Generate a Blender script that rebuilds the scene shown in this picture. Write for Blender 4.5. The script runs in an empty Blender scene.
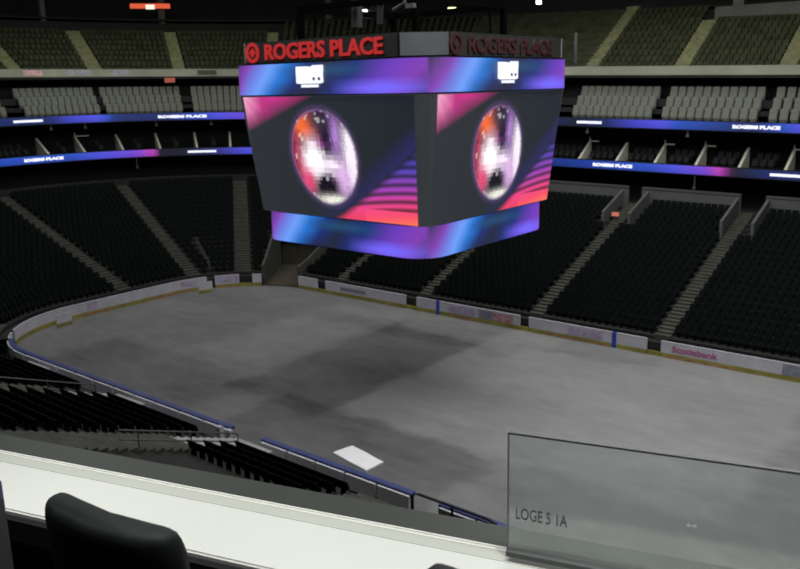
import bpy, bmesh, math, random
from mathutils import Vector, Matrix
random.seed(4)
PI = math.pi
SC = bpy.context.scene
COL = SC.collection
SC.view_settings.view_transform = 'Standard'
SC.view_settings.look = 'None'
SC.view_settings.gamma = 1
SC.view_settings.exposure = 0
W0 = bpy.data.worlds.new('world'); SC.world = W0
W0.use_nodes = True
W0.node_tree.nodes['Background'].inputs[0].default_value = (0.5, 0.56, 0.6, 1)
W0.node_tree.nodes['Background'].inputs[1].default_value = 0.002

# ------------------------------------------------------------------ helpers
def lin(c):
    return tuple(((v/255)/12.92 if v/255 <= .04045 else ((v/255+.055)/1.055)**2.4) for v in c)

def mat(name, col, rough=.6, var=.0, scale=6., metal=0., spec=.5, bump=0.):
    m = bpy.data.materials.new(name); m.use_nodes = True
    nt = m.node_tree; b = nt.nodes['Principled BSDF']
    b.inputs['Roughness'].default_value = rough
    b.inputs['Metallic'].default_value = metal
    b.inputs['Specular IOR Level'].default_value = spec
    tc = nt.nodes.new('ShaderNodeTexCoord'); n = nt.nodes.new('ShaderNodeTexNoise')
    n.inputs['Scale'].default_value = scale; n.inputs['Detail'].default_value = 4
    nt.links.new(tc.outputs['Object'], n.inputs['Vector'])
    r = nt.nodes.new('ShaderNodeValToRGB')
    a = [max(0, v*(1-var)) for v in col]; z = [min(1, v*(1+var)) for v in col]
    r.color_ramp.elements[0].position = .3; r.color_ramp.elements[1].position = .7
    r.color_ramp.elements[0].color = (*a, 1); r.color_ramp.elements[1].color = (*z, 1)
    nt.links.new(n.outputs['Fac'], r.inputs['Fac'])
    nt.links.new(r.outputs['Color'], b.inputs['Base Color'])
    if bump:
        bp = nt.nodes.new('ShaderNodeBump'); bp.inputs['Strength'].default_value = bump
        nt.links.new(n.outputs['Fac'], bp.inputs['Height']); nt.links.new(bp.outputs[0], b.inputs['Normal'])
    return m

def emit(name, col, strength=1., attr=False):
    m = bpy.data.materials.new(name); m.use_nodes = True
    nt = m.node_tree; b = nt.nodes['Principled BSDF']
    b.inputs['Base Color'].default_value = (.01, .01, .012, 1)
    b.inputs['Roughness'].default_value = .5
    b.inputs['Emission Strength'].default_value = strength
    if attr:
        a = nt.nodes.new('ShaderNodeAttribute'); a.attribute_name = 'picture'
        nt.links.new(a.outputs['Color'], b.inputs['Emission Color'])
    else:
        b.inputs['Emission Color'].default_value = (*col, 1)
    return m

class MB:
    """collects shapes for ONE mesh object"""
    def __init__(s): s.v = []; s.f = []; s.m = []; s.smooth = False
    def add(s, vs, fs, mi=0):
        o = len(s.v); s.v += [tuple(v) for v in vs]
        s.f += [tuple(i+o for i in f) for f in fs]; s.m += [mi]*len(fs)
    def box(s, c, size, ax=None, mi=0):
        c = Vector(c)
        ax = ax or (Vector((1,0,0)), Vector((0,1,0)), Vector((0,0,1)))
        h = [Vector(a)*k/2 for a, k in zip(ax, size)]
        vs = [c + h[0]*i + h[1]*j + h[2]*k for k in (-1,1) for j in (-1,1) for i in (-1,1)]
        fs = [(0,2,3,1),(4,5,7,6),(0,1,5,4),(2,6,7,3),(0,4,6,2),(1,3,7,5)]
        s.add(vs, fs, mi)
    def tube(s, pts, r, n=8, mi=0):
        pts = [Vector(p) for p in pts]; rings = []
        for i, p in enumerate(pts):
            d = (pts[min(i+1, len(pts)-1)] - pts[max(i-1, 0)]).normalized()
            up = Vector((0,0,1)) if abs(d.z) < .95 else Vector((1,0,0))
            a = d.cross(up).normalized(); b = a.cross(d)
            rings.append([p + a*r*math.cos(t*2*PI/n) + b*r*math.sin(t*2*PI/n) for t in range(n)])
        vs = [v for R in rings for v in R]; fs = []
        for i in range(len(pts)-1):
            for t in range(n):
                fs.append((i*n+t, i*n+(t+1)%n, (i+1)*n+(t+1)%n, (i+1)*n+t))
        fs.append(tuple(range(n-1,-1,-1))); fs.append(tuple((len(pts)-1)*n+t for t in range(n)))
        s.add(vs, fs, mi)
    def sweep(s, prof_pts, closed_profile=True, mi=0, caps=True):
        """prof_pts: list of cross sections, each a list of points"""
        n = len(prof_pts[0]); vs = [p for R in prof_pts for p in R]; fs = []
        for i in range(len(prof_pts)-1):
            for t in range(n if closed_profile else n-1):
                fs.append((i*n+t, i*n+(t+1)%n, (i+1)*n+(t+1)%n, (i+1)*n+t))
        if caps and closed_profile:
            fs.append(tuple(range(n-1,-1,-1))); fs.append(tuple((len(prof_pts)-1)*n+t for t in range(n)))
        s.add(vs, fs, mi)
    def mesh(s, name, mats, bevel=0., recalc=True):
        me = bpy.data.meshes.new(name); me.from_pydata(s.v, [], s.f)
        for m in (mats if isinstance(mats, (list, tuple)) else [mats]): me.materials.append(m)
        me.polygons.foreach_set('material_index', s.m)
        bm = bmesh.new(); bm.from_mesh(me)
        if recalc: bmesh.ops.recalc_face_normals(bm, faces=bm.faces)
        if bevel:
            es = [e for e in bm.edges if len(e.link_faces) == 2 and e.calc_face_angle(0) > .6]
            bmesh.ops.bevel(bm, geom=es, offset=bevel, segments=3, affect='EDGES', clamp_overlap=True)
        bm.to_mesh(me); bm.free()
        if s.smooth or bevel:
            for p in me.polygons: p.use_smooth = bool(s.smooth)
        return me
    def obj(s, name, mats, parent=None, bevel=0., recalc=True):
        o = bpy.data.objects.new(name, s.mesh(name, mats, bevel, recalc)); COL.objects.link(o)
        if parent: o.parent = parent
        return o

def tag(o, label=None, cat=None, group=None, kind=None):
    if label: o['label'] = label
    if cat: o['category'] = cat
    if group: o['group'] = group
    if kind: o['kind'] = kind
    return o
def thing(name, label, cat, loc=(0,0,0), group=None):
    o = bpy.data.objects.new(name, None); COL.objects.link(o); o.location = loc
    o.empty_display_size = .2
    return tag(o, label, cat, group)
def localize(root, ch):   # child meshes are written in world coordinates
    ch.data.transform(Matrix.Translation(-Vector(root.location)))
    ch.parent = root
    return ch
def struct(o): o['kind'] = 'structure'; return o

# ------------------------------------------------------------------ the bowl's curve
CX, CY, RC = -21.95, 4.42, 8.53
LC = 28.
S1 = CX; S2 = S1-LC; S3 = S2-2*CY; S4 = S3-LC
KE = 22/18
def plan(s, d):
    df, de = d, d*KE
    rx, ry = RC+de, RC+df
    if s >= S1: return Vector((s, CY+ry, 0))
    if s >= S2:
        a = PI/2+(S1-s)/LC*PI/2
        return Vector((CX+rx*math.cos(a), CY+ry*math.sin(a), 0))
    if s >= S3: return Vector((CX-rx, CY-(S2-s), 0))
    if s >= S4:
        a = PI+(S3-s)/LC*PI/2
        return Vector((CX+rx*math.cos(a), -CY+ry*math.sin(a), 0))
    return Vector((CX+(S4-s), -CY-ry, 0))
def P(s, d, z=0.):
    p = plan(s, d); p.z = z*(1-.00125*p.x); return p
def frame(s, d):
    t = (plan(s-.05, d)-plan(s+.05, d)).normalized()
    o = (plan(s, d+.5)-plan(s, d)); o -= t*o.dot(t); o.normalize()
    return t, o, Vector((0,0,1))
def th(a):  # angle of the corner in degrees -> s
    return S1-LC*(a-90)/90 if a <= 180 else S3-LC*(a-180)/90
def sy(y): return S2-(CY-y)
def near(x): return S4-(x-CX)
def srange(a, b, step=1.0):
    hi, lo = max(a, b), min(a, b)
    n = max(1, int(math.ceil((hi-lo)/step)))
    pts = [hi-(hi-lo)*i/n for i in range(n+1)]
    return pts

D0, TR, RI, ZR0, NR = .75, .82, .31, 1.1, 20
def rowd(i): return D0+TR*i
def rowz(i): return ZR0+RI*i

# ------------------------------------------------------------------ camera
C = Vector((30.16, -37.59, 17.53))
yaw, pit, rol, F = -.68654, -.23467, -.02221, 831.1
fw = Vector((math.sin(yaw)*math.cos(pit), math.cos(yaw)*math.cos(pit), math.sin(pit)))
r0 = Vector((math.cos(yaw), -math.sin(yaw), 0)); u0 = r0.cross(fw)
rt = r0*math.cos(rol)+u0*math.sin(rol); up = u0*math.cos(rol)-r0*math.sin(rol)
cam = bpy.data.cameras.new('camera'); co = bpy.data.objects.new('camera', cam); COL.objects.link(co)
M = Matrix((rt, up, -fw)).transposed().to_4x4(); M.translation = C
co.matrix_world = M
cam.sensor_width = 36; cam.lens = F/800*36; cam.clip_start = .05; cam.clip_end = 400
SC.camera = co
cam.dof.use_dof = True; cam.dof.focus_distance = 4.; cam.dof.aperture_fstop = 5.
def inview(p, m=15):
    d = Vector(p)-C; z = d.dot(fw)
    if z < .5: return False
    return -m < 400+F*d.dot(rt)/z < 800+m and -m < 284.5-F*d.dot(up)/z < 569+m

# ------------------------------------------------------------------ materials
M_conc = mat('stand_concrete', (.012,.013,.0125), .85, .25, 1.5)
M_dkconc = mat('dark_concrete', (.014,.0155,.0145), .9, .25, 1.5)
M_aisle = mat('aisle_concrete', (.052,.055,.042), .85, .3, 1.8)
M_aisle_y = mat('yellow_lit_aisle_concrete', (.155,.16,.085), .85, .3, 1.8)  # yellow light on the upper stairs is put into this colour
M_pale = mat('pale_painted_steps', (.34,.35,.36), .7, .1, 2)
M_black = mat('black_seat_plastic', (.0048,.0068,.0068), .85, .2, 1.2, spec=.08)
M_grey = mat('grey_seat_fabric', (.155,.165,.142), .9, .12, 3, spec=.1)
M_olive = mat('upper_seat_plastic', (.035,.040,.024), .9, .3, 1, spec=.05)
M_white = mat('white_board_plastic', (.50,.50,.55), .5, .08, 1.2)
M_yell = mat('yellow_kickplate_plastic', (.27,.25,.045), .55, .35, .6)
M_bluecap = mat('blue_cap_plastic', (.045,.062,.20), .55, .2, 1)
M_blue = mat('blue_line_paint', (.03,.06,.42), .5, .1, 3)
M_dark = mat('black_metal', (.012,.013,.014), .5, .2, 4, .3)
M_steel = mat('grey_rail_steel', (.10,.105,.105), .5, .1, 4, .3)
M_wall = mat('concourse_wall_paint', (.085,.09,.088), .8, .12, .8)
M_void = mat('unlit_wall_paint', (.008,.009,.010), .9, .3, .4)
M_fascia = mat('cream_fascia_panel', (.20,.205,.16), .7, .12, .5)
M_brown = mat('tunnel_brown_paint', (.06,.052,.035), .8, .3, 1)
M_fin = mat('suite_divider_paint', (.62,.62,.52), .7, .08, 2)
M_house = mat('scoreboard_housing_paint', (.018,.020,.020), .5, .2, .6)
M_panel = mat('scoreboard_corner_panel', (.20,.215,.225), .55, .12, .9)

# ------------------------------------------------------------------ floor
def floor_mat():
    m = bpy.data.materials.new('rink_floor_concrete'); m.use_nodes = True
    nt = m.node_tree; b = nt.nodes['Principled BSDF']; N = nt.nodes; L = nt.links
    b.inputs['Roughness'].default_value = .55; b.inputs['Specular IOR Level'].default_value = .35
    tc = N.new('ShaderNodeTexCoord')
    n1 = N.new('ShaderNodeTexNoise'); n1.inputs['Scale'].default_value = .16; n1.inputs['Detail'].default_value = 5; n1.inputs['Roughness'].default_value = .6
    n2 = N.new('ShaderNodeTexNoise'); n2.inputs['Scale'].default_value = .9; n2.inputs['Detail'].default_value = 6; n2.inputs['Roughness'].default_value = .65
    mp = N.new('ShaderNodeMapping'); mp.inputs['Scale'].default_value = (.55, 1.3, 1); mp.inputs['Rotation'].default_value = (0,0,.15)
    L.new(tc.outputs['Object'], mp.inputs[0]); L.new(mp.outputs[0], n1.inputs['Vector']); L.new(mp.outputs[0], n2.inputs['Vector'])
    # darker / lighter patches: soft boxes given by centre, half size, strength
    sep = N.new('ShaderNodeSeparateXYZ'); 
    wob = N.new('ShaderNodeTexNoise'); wob.inputs['Scale'].default_value = .35; wob.inputs['Detail'].default_value = 3
    L.new(tc.outputs['Object'], wob.inputs['Vector'])
    vs = N.new('ShaderNodeVectorMath'); vs.operation = 'SUBTRACT'; vs.inputs[1].default_value = (.5,.5,.5); L.new(wob.outputs['Color'], vs.inputs[0])
    vm = N.new('ShaderNodeVectorMath'); vm.operation = 'SCALE'; vm.inputs['Scale'].default_value = 2.4; L.new(vs.outputs[0], vm.inputs[0])
    va = N.new('ShaderNodeVectorMath'); L.new(tc.outputs['Object'], va.inputs[0]); L.new(vm.outputs[0], va.inputs[1])
    L.new(va.outputs[0], sep.inputs[0])
    def math_(op, a, bb):
        k = N.new('ShaderNodeMath'); k.operation = op
        for i, v in enumerate((a, bb)):
            if v is None: continue
            if isinstance(v, (int, float)): k.inputs[i].default_value = v
            else: L.new(v, k.inputs[i])
        return k.outputs[0]
    def softbox(cx, cy, hx, hy, soft):
        dx = math_('SUBTRACT', math_('ABSOLUTE', math_('SUBTRACT', sep.outputs[0], cx), None), hx)
        dy = math_('SUBTRACT', math_('ABSOLUTE', math_('SUBTRACT', sep.outputs[1], cy), None), hy)
        mx = math_('MAXIMUM', dx, dy)
        r = N.new('ShaderNodeMapRange'); r.inputs['From Min'].default_value = soft; r.inputs['From Max'].default_value = -soft
        r.interpolation_type = 'SMOOTHSTEP'
        L.new(mx, r.inputs['Value']); return r.outputs[0]
    tot = None
    for cx, cy, hx, hy, soft, k in PATCHES:
        v = math_('MULTIPLY', softbox(cx, cy, hx, hy, soft), k)
        tot = v if tot is None else math_('ADD', tot, v)
    nz = math_('ADD', math_('MULTIPLY', math_('SUBTRACT', n1.outputs['Fac'], .5), .8), math_('MULTIPLY', math_('SUBTRACT', n2.outputs['Fac'], .5), .7))
    val = math_('ADD', math_('ADD', tot, nz), 1.)
    val = math_('MAXIMUM', val, .25)
    rgb = N.new('ShaderNodeVectorMath'); rgb.operation = 'SCALE'; rgb.inputs[0].default_value = (.185,.187,.189)
    L.new(val, rgb.inputs['Scale']); L.new(rgb.outputs[0], b.inputs['Base Color'])
    return m
PATCHES = [(-4.6,.5,3.9,8.2,.45,-.26), (-12.8,4,3.6,7.5,.8,.20), (-26,0,9,14,2.5,-.08), (3,-9.8,7.5,3.6,.5,-.28), (-15,-9.5,8,4,1.2,-.30),
           (10,4,10.6,10,.5,.26), (18,-2,9,12,2,.05), (7.5,11.4,3.5,1.6,.6,-.25), (-7,8,9,1.2,.8,-.18)]
b = MB()
ring = [P(s, .15) for s in srange(26, S4-48, .8)]
ring = [(p.x, p.y, 0) for p in ring]
b.add(ring, [tuple(range(len(ring)))])
fl = struct(b.obj('floor', floor_mat()))
b = MB(); b.box((-10,0,-.35), (170,150,.3)); struct(b.obj('ground', M_void))

# ------------------------------------------------------------------ lower stand (stepped concrete)
TUN = (th(121.5), th(98.5))
def in_tunnel(s): return TUN[0] < s < TUN[1]
FAR_AISLES = [10.3, .85, -9.4, -18.6]
NEAR_AISLES = [near(-18.6), near(-8.7), near(1.4), near(10.9)]
AISLES = [(19.6,1.2)]+[(a,1.05) for a in FAR_AISLES]+[(th(133.5),1.5),(th(160.8),1.3),(sy(.7),1.3),(th(228.5),2.2)]+[(a,2.6) for a in NEAR_AISLES]
SFAR, SNEAR = 27, near(24)
def stand_mesh(a, b_, rows, mb, low=False):
    ss = srange(a, b_, 1.)
    prof = []
    for s in ss:
        r = [P(s, .25, 0), P(s, .25, rowz(0)-.25), P(s, rowd(0), rowz(0)-.25)] if True else []
        if low: r = [P(s,.25,0), P(s,.25,.08), P(s,rowd(2)-.1,.08)]
        for i in range(2 if low else 0, rows):
            r.append(P(s, rowd(i), rowz(i))); r.append(P(s, rowd(i+1), rowz(i)))
        prof.append(r)
    mb.sweep(prof, closed_profile=False)
b = MB(); stand_mesh(SFAR, TUN[1], NR, b); struct(b.obj('lower_stand_side', M_conc, recalc=False))
b = MB(); stand_mesh(TUN[0], th(238), NR, b); struct(b.obj('lower_stand_end', M_conc, recalc=False))
b = MB(); stand_mesh(th(238), SNEAR, NR, b, True); struct(b.obj('lower_stand_near', M_conc, recalc=False))
# upper rows above the tunnel mouth
b = MB(); 
ss = srange(TUN[1], TUN[0], .8); prof = []
for s in ss:
    r = [P(s, rowd(9), 2.9), P(s, rowd(9), rowz(9)+.8)]
    for i in range(9, NR): r += [P(s, rowd(i), rowz(i)), P(s, rowd(i+1), rowz(i))]
    prof.append(r)
b.sweep(prof, closed_profile=False); struct(b.obj('lower_stand_over_tunnel', M_conc, recalc=False))
# tunnel walls, floor and back
for k, s in enumerate(TUN):
    b = MB()
    t, o, z = frame(s, 4)
    sec = []
    for d in (.3, 2, 4, 6, 8.6):
        zt = rowz(0)+RI*max(0,(d-D0))/TR+.75
        sec.append([P(s,d,0)-t*.12, P(s,d,0)+t*.12, P(s,d,zt)+t*.12, P(s,d,zt)-t*.12])
    b.sweep(sec)
    struct(b.obj('wall_tunnel_%s' % ('left' if k == 0 else 'right'), M_aisle))
b = MB(); b.sweep([[P(s,.3,.03), P(s,9.5,.03)] for s in ss], closed_profile=False)
struct(b.obj('tunnel_floor', M_brown, recalc=False))
b = MB(); b.sweep([[P(s,9.5,0), P(s,9.5,3.85)] for s in ss], closed_profile=False)
struct(b.obj('wall_tunnel_back', M_brown, recalc=False))

# concourse walls behind the last row, with door openings at the two stair heads
dW = rowd(NR)+.15
def wall_strip(name, a, b_, d, z0, z1, m, th_=.2, step=1.2):
    mb = MB()
    mb.sweep([[P(s,d,z0), P(s,d,z1), P(s,d+th_,z1), P(s,d+th_,z0)] for s in srange(a, b_, step)])
    return struct(mb.obj(name, m))
VOM = [10.6, .85]
edges = [27, VOM[0]+.95, VOM[0]-.95, VOM[1]+.6, VOM[1]-.6, -20.5]
for k in range(0, 6, 2):
    wall_strip('wall_concourse_%s' % 'abc'[k//2], edges[k], edges[k+1], dW, rowz(NR-1), rowz(NR-1)+1.5, M_wall)
    wall_strip('trim_%d' % (k//2+1), edges[k], edges[k+1], dW-.05, rowz(NR-1)+1.56, rowz(NR-1)+1.72, M_steel, .3)
wall_strip('wall_concourse_end', -20.5, near(-12), dW, rowz(NR-1), rowz(NR-1)+.9, M_dkconc)  # darker colour than the far concourse walls
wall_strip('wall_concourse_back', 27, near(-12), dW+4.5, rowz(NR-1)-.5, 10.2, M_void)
b = MB(); b.sweep([[P(s,dW-.1,rowz(NR-1)), P(s,dW+4.6,rowz(NR-1))] for s in srange(27, near(24), 1.5)], closed_profile=False)
struct(b.obj('concourse_floor', M_dkconc, recalc=False))

# vomitory side walls on the far side
for k, x in enumerate(VOM):
    for sgn in (-1, 1):
        b = MB(); sec = []
        for d in (13.6, 15, dW):
            zt = rowz(0)+RI*(d-D0)/TR
            xx = x+sgn*(1.15+.0*(d-13))
            sec.append([(xx-.11,12.95+d,zt-.6), (xx+.11,12.95+d,zt-.6), (xx+.11,12.95+d,zt+1.0), (xx-.11,12.95+d,zt+1.0)])
        b.sweep(sec); struct(b.obj('wall_stairhead_%s' % ('right' if k == 0 else 'left')+('_inner' if sgn < 0 else '_outer'), M_wall))

# ------------------------------------------------------------------ aisles
ANAME = ['far-side stairs at the right edge of the far boards', 'far-side stairs climbing to the right-hand doorway in the far concourse wall',
 'far-side stairs climbing to the red-lit doorway right of the scoreboard', 'far-side stairs under the right half of the scoreboard',
 'far-side stairs just right of the vehicle tunnel', 'wide corner stairs just left of the vehicle tunnel',
 'corner stairs second to the left of the vehicle tunnel','end-stand stairs reaching up to the left edge','short end-stand stairs low at the left edge',
 'near-side stairs hidden by seats at the left edge','near-side stairs with a handrail, farther one at the left','near-side stairs with a handrail, nearer one left of the boards gap',
 'near-side stairs at the end of the blue-capped boards']
def aisle(idx, s0, w):
    root = thing('aisle_stairs', 'pale concrete '+ANAME[idx], 'stairs', P(s0, D0, rowz(0)), 'concrete aisle stairs of the lower bowl')
    top = NR if idx not in (4,) else NR
    b1 = MB(); b2 = MB()
    isnear = idx >= 9
    for i in range(-1, NR):
        for h in (0, 1):
            d = rowd(i)+h*TR/2; z = rowz(i)+h*RI/2
            if i < 0 and not isnear: z = min(z, rowz(0)-.1)
            if d < .36: continue
            t, o, zz = frame(s0, d)
            c = P(s0, d+TR/4, z-.15)
            if isnear and i < 2 and idx == 12: continue
            if isnear and i < 5 and idx < 12:
                b2.box(Vector((c.x, c.y, (z+.08)/2)), (w, TR/2+.005, z-.07), (t, o, zz))
            else: b1.box(c+Vector((0,0,.1)), (w, TR/2+.005, .36), (t, o, zz))
    localize(root, b1.obj('steps', M_aisle))
    if b2.v: localize(root, tag(b2.obj('lower_steps', M_pale), 'pale painted lower steps'))
    return root
for k, (s0, w) in enumerate(AISLES): aisle(k, s0, w)

# handrails beside the two near stairs
def handrail(s0, off, i0, i1, label):
    root = thing('aisle_handrail', label, 'handrail', P(s0, rowd(i0), rowz(i0)), 'handrails beside the aisle stairs')
    def pt(i, h):
        d = rowd(i)+.3; t, o, z = frame(s0, d); return P(s0, d, rowz(i)+h)+t*off
    for h in (.95, .55):
        m = MB(); m.tube([pt(i, h) for i in range(i0, i1+1)], .035, 6); localize(root, m.obj('rail', M_steel))
    for i in range(i0, i1+1, 3):
        m = MB(); m.tube([pt(i, .0), pt(i, .95)], .03, 6); localize(root, m.obj('post', M_steel))
handrail(near(-8.7), 1.25, 3, 13, 'grey twin handrail along the farther near-side stairs at the left edge')
handrail(near(1.4), 1.25, 2, 9, 'grey twin handrail along the nearer near-side stairs left of the boards gap')

handrail(th(151), 0, 0, 5, 'thin handrail standing among the seats above the open corner gate')
# ------------------------------------------------------------------ seats
def seat_boxes(mb, p, t, o, w=.46, hb=.80, mi=0):
    """tip-up seat: p floor point at row front; t along the row, o away from the rink"""
    z = Vector((0,0,1))
    tilt = (z*.97+o*.24).normalized(); nrm = (o*.97-z*.24).normalized()
    mb.box(p+o*.60+z*(.40+hb/2-.2), (w, .05, hb-.36), (t, nrm, tilt), mi)
    ft = (z*.85+o*.25).normalized(); fn = (o*.85-z*.25).normalized()
    mb.box(p+o*.44+z*.52, (w*.92, .07, .36), (t, fn, ft), mi)
    mb.box(p+o*.52+z*.2, (.06, .25, .42), (t, o, z), mi)
def sections(aisles, lo, hi):
    pts = sorted([a for a in aisles if lo < a[0] < hi], key=lambda a: -a[0])
    out = []; prev = (hi, 0)
    for a in pts: out.append((prev, a)); prev = a
    out.append((prev, (lo, 0))); return out
seats = []  # (point, t, o)
lowA = [(th(110), 0)]+AISLES
for (a, wa), (bb, wb) in sections(AISLES, SNEAR, SFAR):
    for i in range(NR):
        d = rowd(i)+.35
        # arc length of this row in the section
        n = 40; pts = [a+(bb-a)*k/n for k in range(n+1)]
        pl = [plan(s, d) for s in pts]; cum = [0]
        for k in range(n): cum.append(cum[-1]+(pl[k+1]-pl[k]).length)
        Ltot = cum[-1]-wa/2-wb/2-.2
        cnt = int(Ltot/.53)
        for q in range(cnt):
            x = wa/2+.1+(q+.5)*Ltot/cnt
            k = max(j for j in range(n) if cum[j] <= x)
            s = pts[k]+(pts[k+1]-pts[k])*(x-cum[k])/(cum[k+1]-cum[k])
            if TUN[0]-.8 < s < TUN[1]+.8 and i < 10: continue
            if s > 0-20 and s <= SFAR and any(abs(s-v) < 1.6 for v in VOM) and d > 12.8: continue
            if near(10.6) < s < near(1.2) and i > 5: continue
            if s < S4 and i < 2: continue
            if abs(s-th(151)) < .3 and i < 7: continue
            if s <= near(10.6): continue
            p = P(s, rowd(i), rowz(i))
            if not inview(p+Vector((0,0,.5))): continue
            t, o, z = frame(s, d)
            seats.append((p, t, o, s))
nearseats = sorted([q for q in seats if q[3] < S4], key=lambda q: (q[0]-C).length)
ind = nearseats[:300]; ids = set(id(q) for q in ind)
mb = MB()
for q in seats:
    if id(q) not in ids: seat_boxes(mb, q[0], q[1], q[2])
tag(mb.obj('lower_bowl_seats', M_black), 'rows of black tip-up seats filling the lower bowl around the rink', 'seats', kind='stuff')
# the nearest 300 seats one by one
def seat_part(kind):
    m = MB(); z = Vector((0,0,1)); t = Vector((1,0,0)); o = Vector((0,1,0))
    if kind == 'backrest':
        tilt = (z*.97+o*.24).normalized(); nrm = (o*.97-z*.24).normalized()
        m.box(o*.60+z*.60, (.46,.05,.44), (t, nrm, tilt))
    elif kind == 'seat':
        ft = (z*.85+o*.25).normalized(); fn = (o*.85-z*.25).normalized()
        m.box(o*.44+z*.52, (.42,.07,.36), (t, fn, ft))
    else:
        m.box(o*.52+z*.2, (.06,.25,.42))
    return m.mesh('stadium_seat_'+kind, M_black, bevel=.018 if kind != 'stand' else 0)
SM = {k: seat_part(k) for k in ('backrest', 'seat', 'stand')}
for (p, t, o, s) in ind:
    r = thing('stadium_seat', 'black tip-up stadium seat in the near stand, seen from behind over the white counter', 'seat', p, 'black seats of the near stand')
    r.rotation_euler = (0, 0, math.atan2(o.y, o.x)-PI/2)
    for k, me in SM.items():
        c = bpy.data.objects.new(k, me); COL.objects.link(c); c.parent = r

# ------------------------------------------------------------------ dasher boards
def strip(mb, a, b_, d0, d1, z0, z1, step=.8, mi=0):
    mb.sweep([[P(s,d0,z0), P(s,d0,z1), P(s,d1,z1), P(s,d1,z0)] for s in srange(a, b_, step)], mi=mi)
M_backs = mat('brightened_back_plastic', (.88,.88,.92), .5, .05, 1.2)  # whiter than the boards, making up for weak light on the backs
M_adp = mat('purple_grey_ad_print', (.42,.36,.50), .5, .3, 2.5)
M_adr = mat('red_pink_ad_print', (.45,.25,.27), .5, .4, 2.5)
M_adg = mat('grey_ad_lettering', (.22,.23,.27), .5, .3, 3)
M_ador = mat('orange_brown_ad_print', (.36,.20,.09), .5, .3, 2)
M_scot = mat('magenta_ad_lettering', (.42,.10,.24), .5, .1, 3)
M_dkblue = mat('dark_blue_ad_print', (.06,.07,.15), .5, .3, 2)
def board(a, b_, label, ads=(), far=True, yellow=True):
    root = thing('dasher_board', label, 'rink boards', P((a+b_)/2, 0, 0), 'dasher boards around the rink')
    m = MB()
    if far:
        strip(m, a, b_, 0, .09, .30, 1.04); localize(root, m.obj('panel', M_white))
        m = MB(); strip(m, a, b_, -.015, .09, .0, .295); localize(root, tag(m.obj('kickplate', M_yell), 'yellow kickplate along the foot of the boards'))
        m = MB(); strip(m, a, b_, -.01, .13, 1.045, 1.085); localize(root, m.obj('cap_rail', M_white))
    else:
        m = MB(); strip(m, a, b_, -.05, .06, .0, .88); localize(root, m.obj('panel', M_white))
        m = MB(); strip(m, a, b_, -.20, .10, .89, 1.07); localize(root, tag(m.obj('cap_rail', M_bluecap), 'blue cap along the rink side'))
        n = max(1, round(abs(a-b_)/2.0)); st = (b_-a)/n
        for k in range(n):
            m = MB(); strip(m, a+st*k+math.copysign(.06, st), a+st*(k+1)-math.copysign(.06, st), .07, .2, .25, .96)
            localize(root, m.obj('back_panel', M_backs))
    for (s0, s1, z0, z1, mm) in ads:
        m = MB(); strip(m, s0, s1, -.02, -.003, z0, z1); localize(root, m.obj('advertisement', mm))
    return root
def text_obj(name, txt, size, m, mtx, ext=.01, parent=None, bold=0., width=None, height=None):
    cu = bpy.data.curves.new('t', 'FONT'); cu.body = txt; cu.size = size; cu.extrude = ext; cu.offset = bold
    cu.align_x = 'CENTER'; cu.align_y = 'CENTER'; cu.resolution_u = 3
    o = bpy.data.objects.new('t', cu); COL.objects.link(o)
    bpy.context.view_layer.update()
    me = bpy.data.meshes.new_from_object(o.evaluated_get(bpy.context.evaluated_depsgraph_get()))
    bpy.data.objects.remove(o)
    xs = [v.co.x for v in me.vertices]; ys = [v.co.y for v in me.vertices]
    cx, cy = (max(xs)+min(xs))/2, (max(ys)+min(ys))/2
    kx = width/(max(xs)-min(xs)) if width else 1; ky = height/(max(ys)-min(ys)) if height else 1
    for v in me.vertices:
        v.co = mtx @ Vector(((v.co.x-cx)*kx, (v.co.y-cy)*ky, v.co.z))
    me.materials.clear(); me.materials.append(m); me.name = name
    o = bpy.data.objects.new(name, me); COL.objects.link(o)
    if parent: localize(parent, o)
    return o
def basis(origin, x, y):
    x = Vector(x).normalized(); y = Vector(y).normalized(); z = x.cross(y)
    M = Matrix((x, y, z)).transposed().to_4x4(); M.translation = Vector(origin); return M

fb1 = board(27, 10.55, 'white far board with a magenta name on it, rightmost of the far boards',
            [(19.6,18.0,.35,1.0,M_adg), (15.5,11.0,.02,.16,M_ador)])
text_obj('lettering', 'Scotiabank', .5, M_scot, basis((12.75,12.93,.67), (1,0,0), (0,0,1)), .006, fb1, .012, 2.9, .42)
fb2 = board(9.6, .7, 'white far board between the two right-hand stair gaps, with a blue line mark',
      [(6.5,3.9,.42,.98,M_adp), (7.0,2.0,.02,.14,M_ador)])
m = MB(); strip(m, 7.45, 7.15, -.03, .10, 0, 1.10); localize(fb2, tag(m.obj('line_mark', M_blue), 'blue line mark'))
fb3 = board(-.05, -9.6, 'white far board under the right of the scoreboard, with a reddish advertisement',
      [(-.6,-2.4,.34,.95,M_adr), (-2.4,-3.6,.32,.98,M_adg), (-3.8,-6.3,.02,.2,M_ador), (-4.0,-6.4,.4,.95,M_adp)])
m = MB(); strip(m, -7.32, -7.62, -.03, .10, 0, 1.10); localize(fb3, tag(m.obj('line_mark', M_blue), 'blue line mark'))
board(-10.7, -19.7, 'white far board under the left of the scoreboard, with small grey lettering',
      [(-15.0,-17.9,.5,.8,M_adg)])
board(-20.7, th(97.2), 'short white board right beside the vehicle tunnel')
board(th(122.4), th(128), 'short white board left beside the vehicle tunnel', )
board(th(136), th(150.5), 'purple-printed board in the far corner left of the tunnel', [(th(137),th(149.5),.45,1.0,M_adp),(th(139),th(149),.02,.2,M_ador)])
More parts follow.
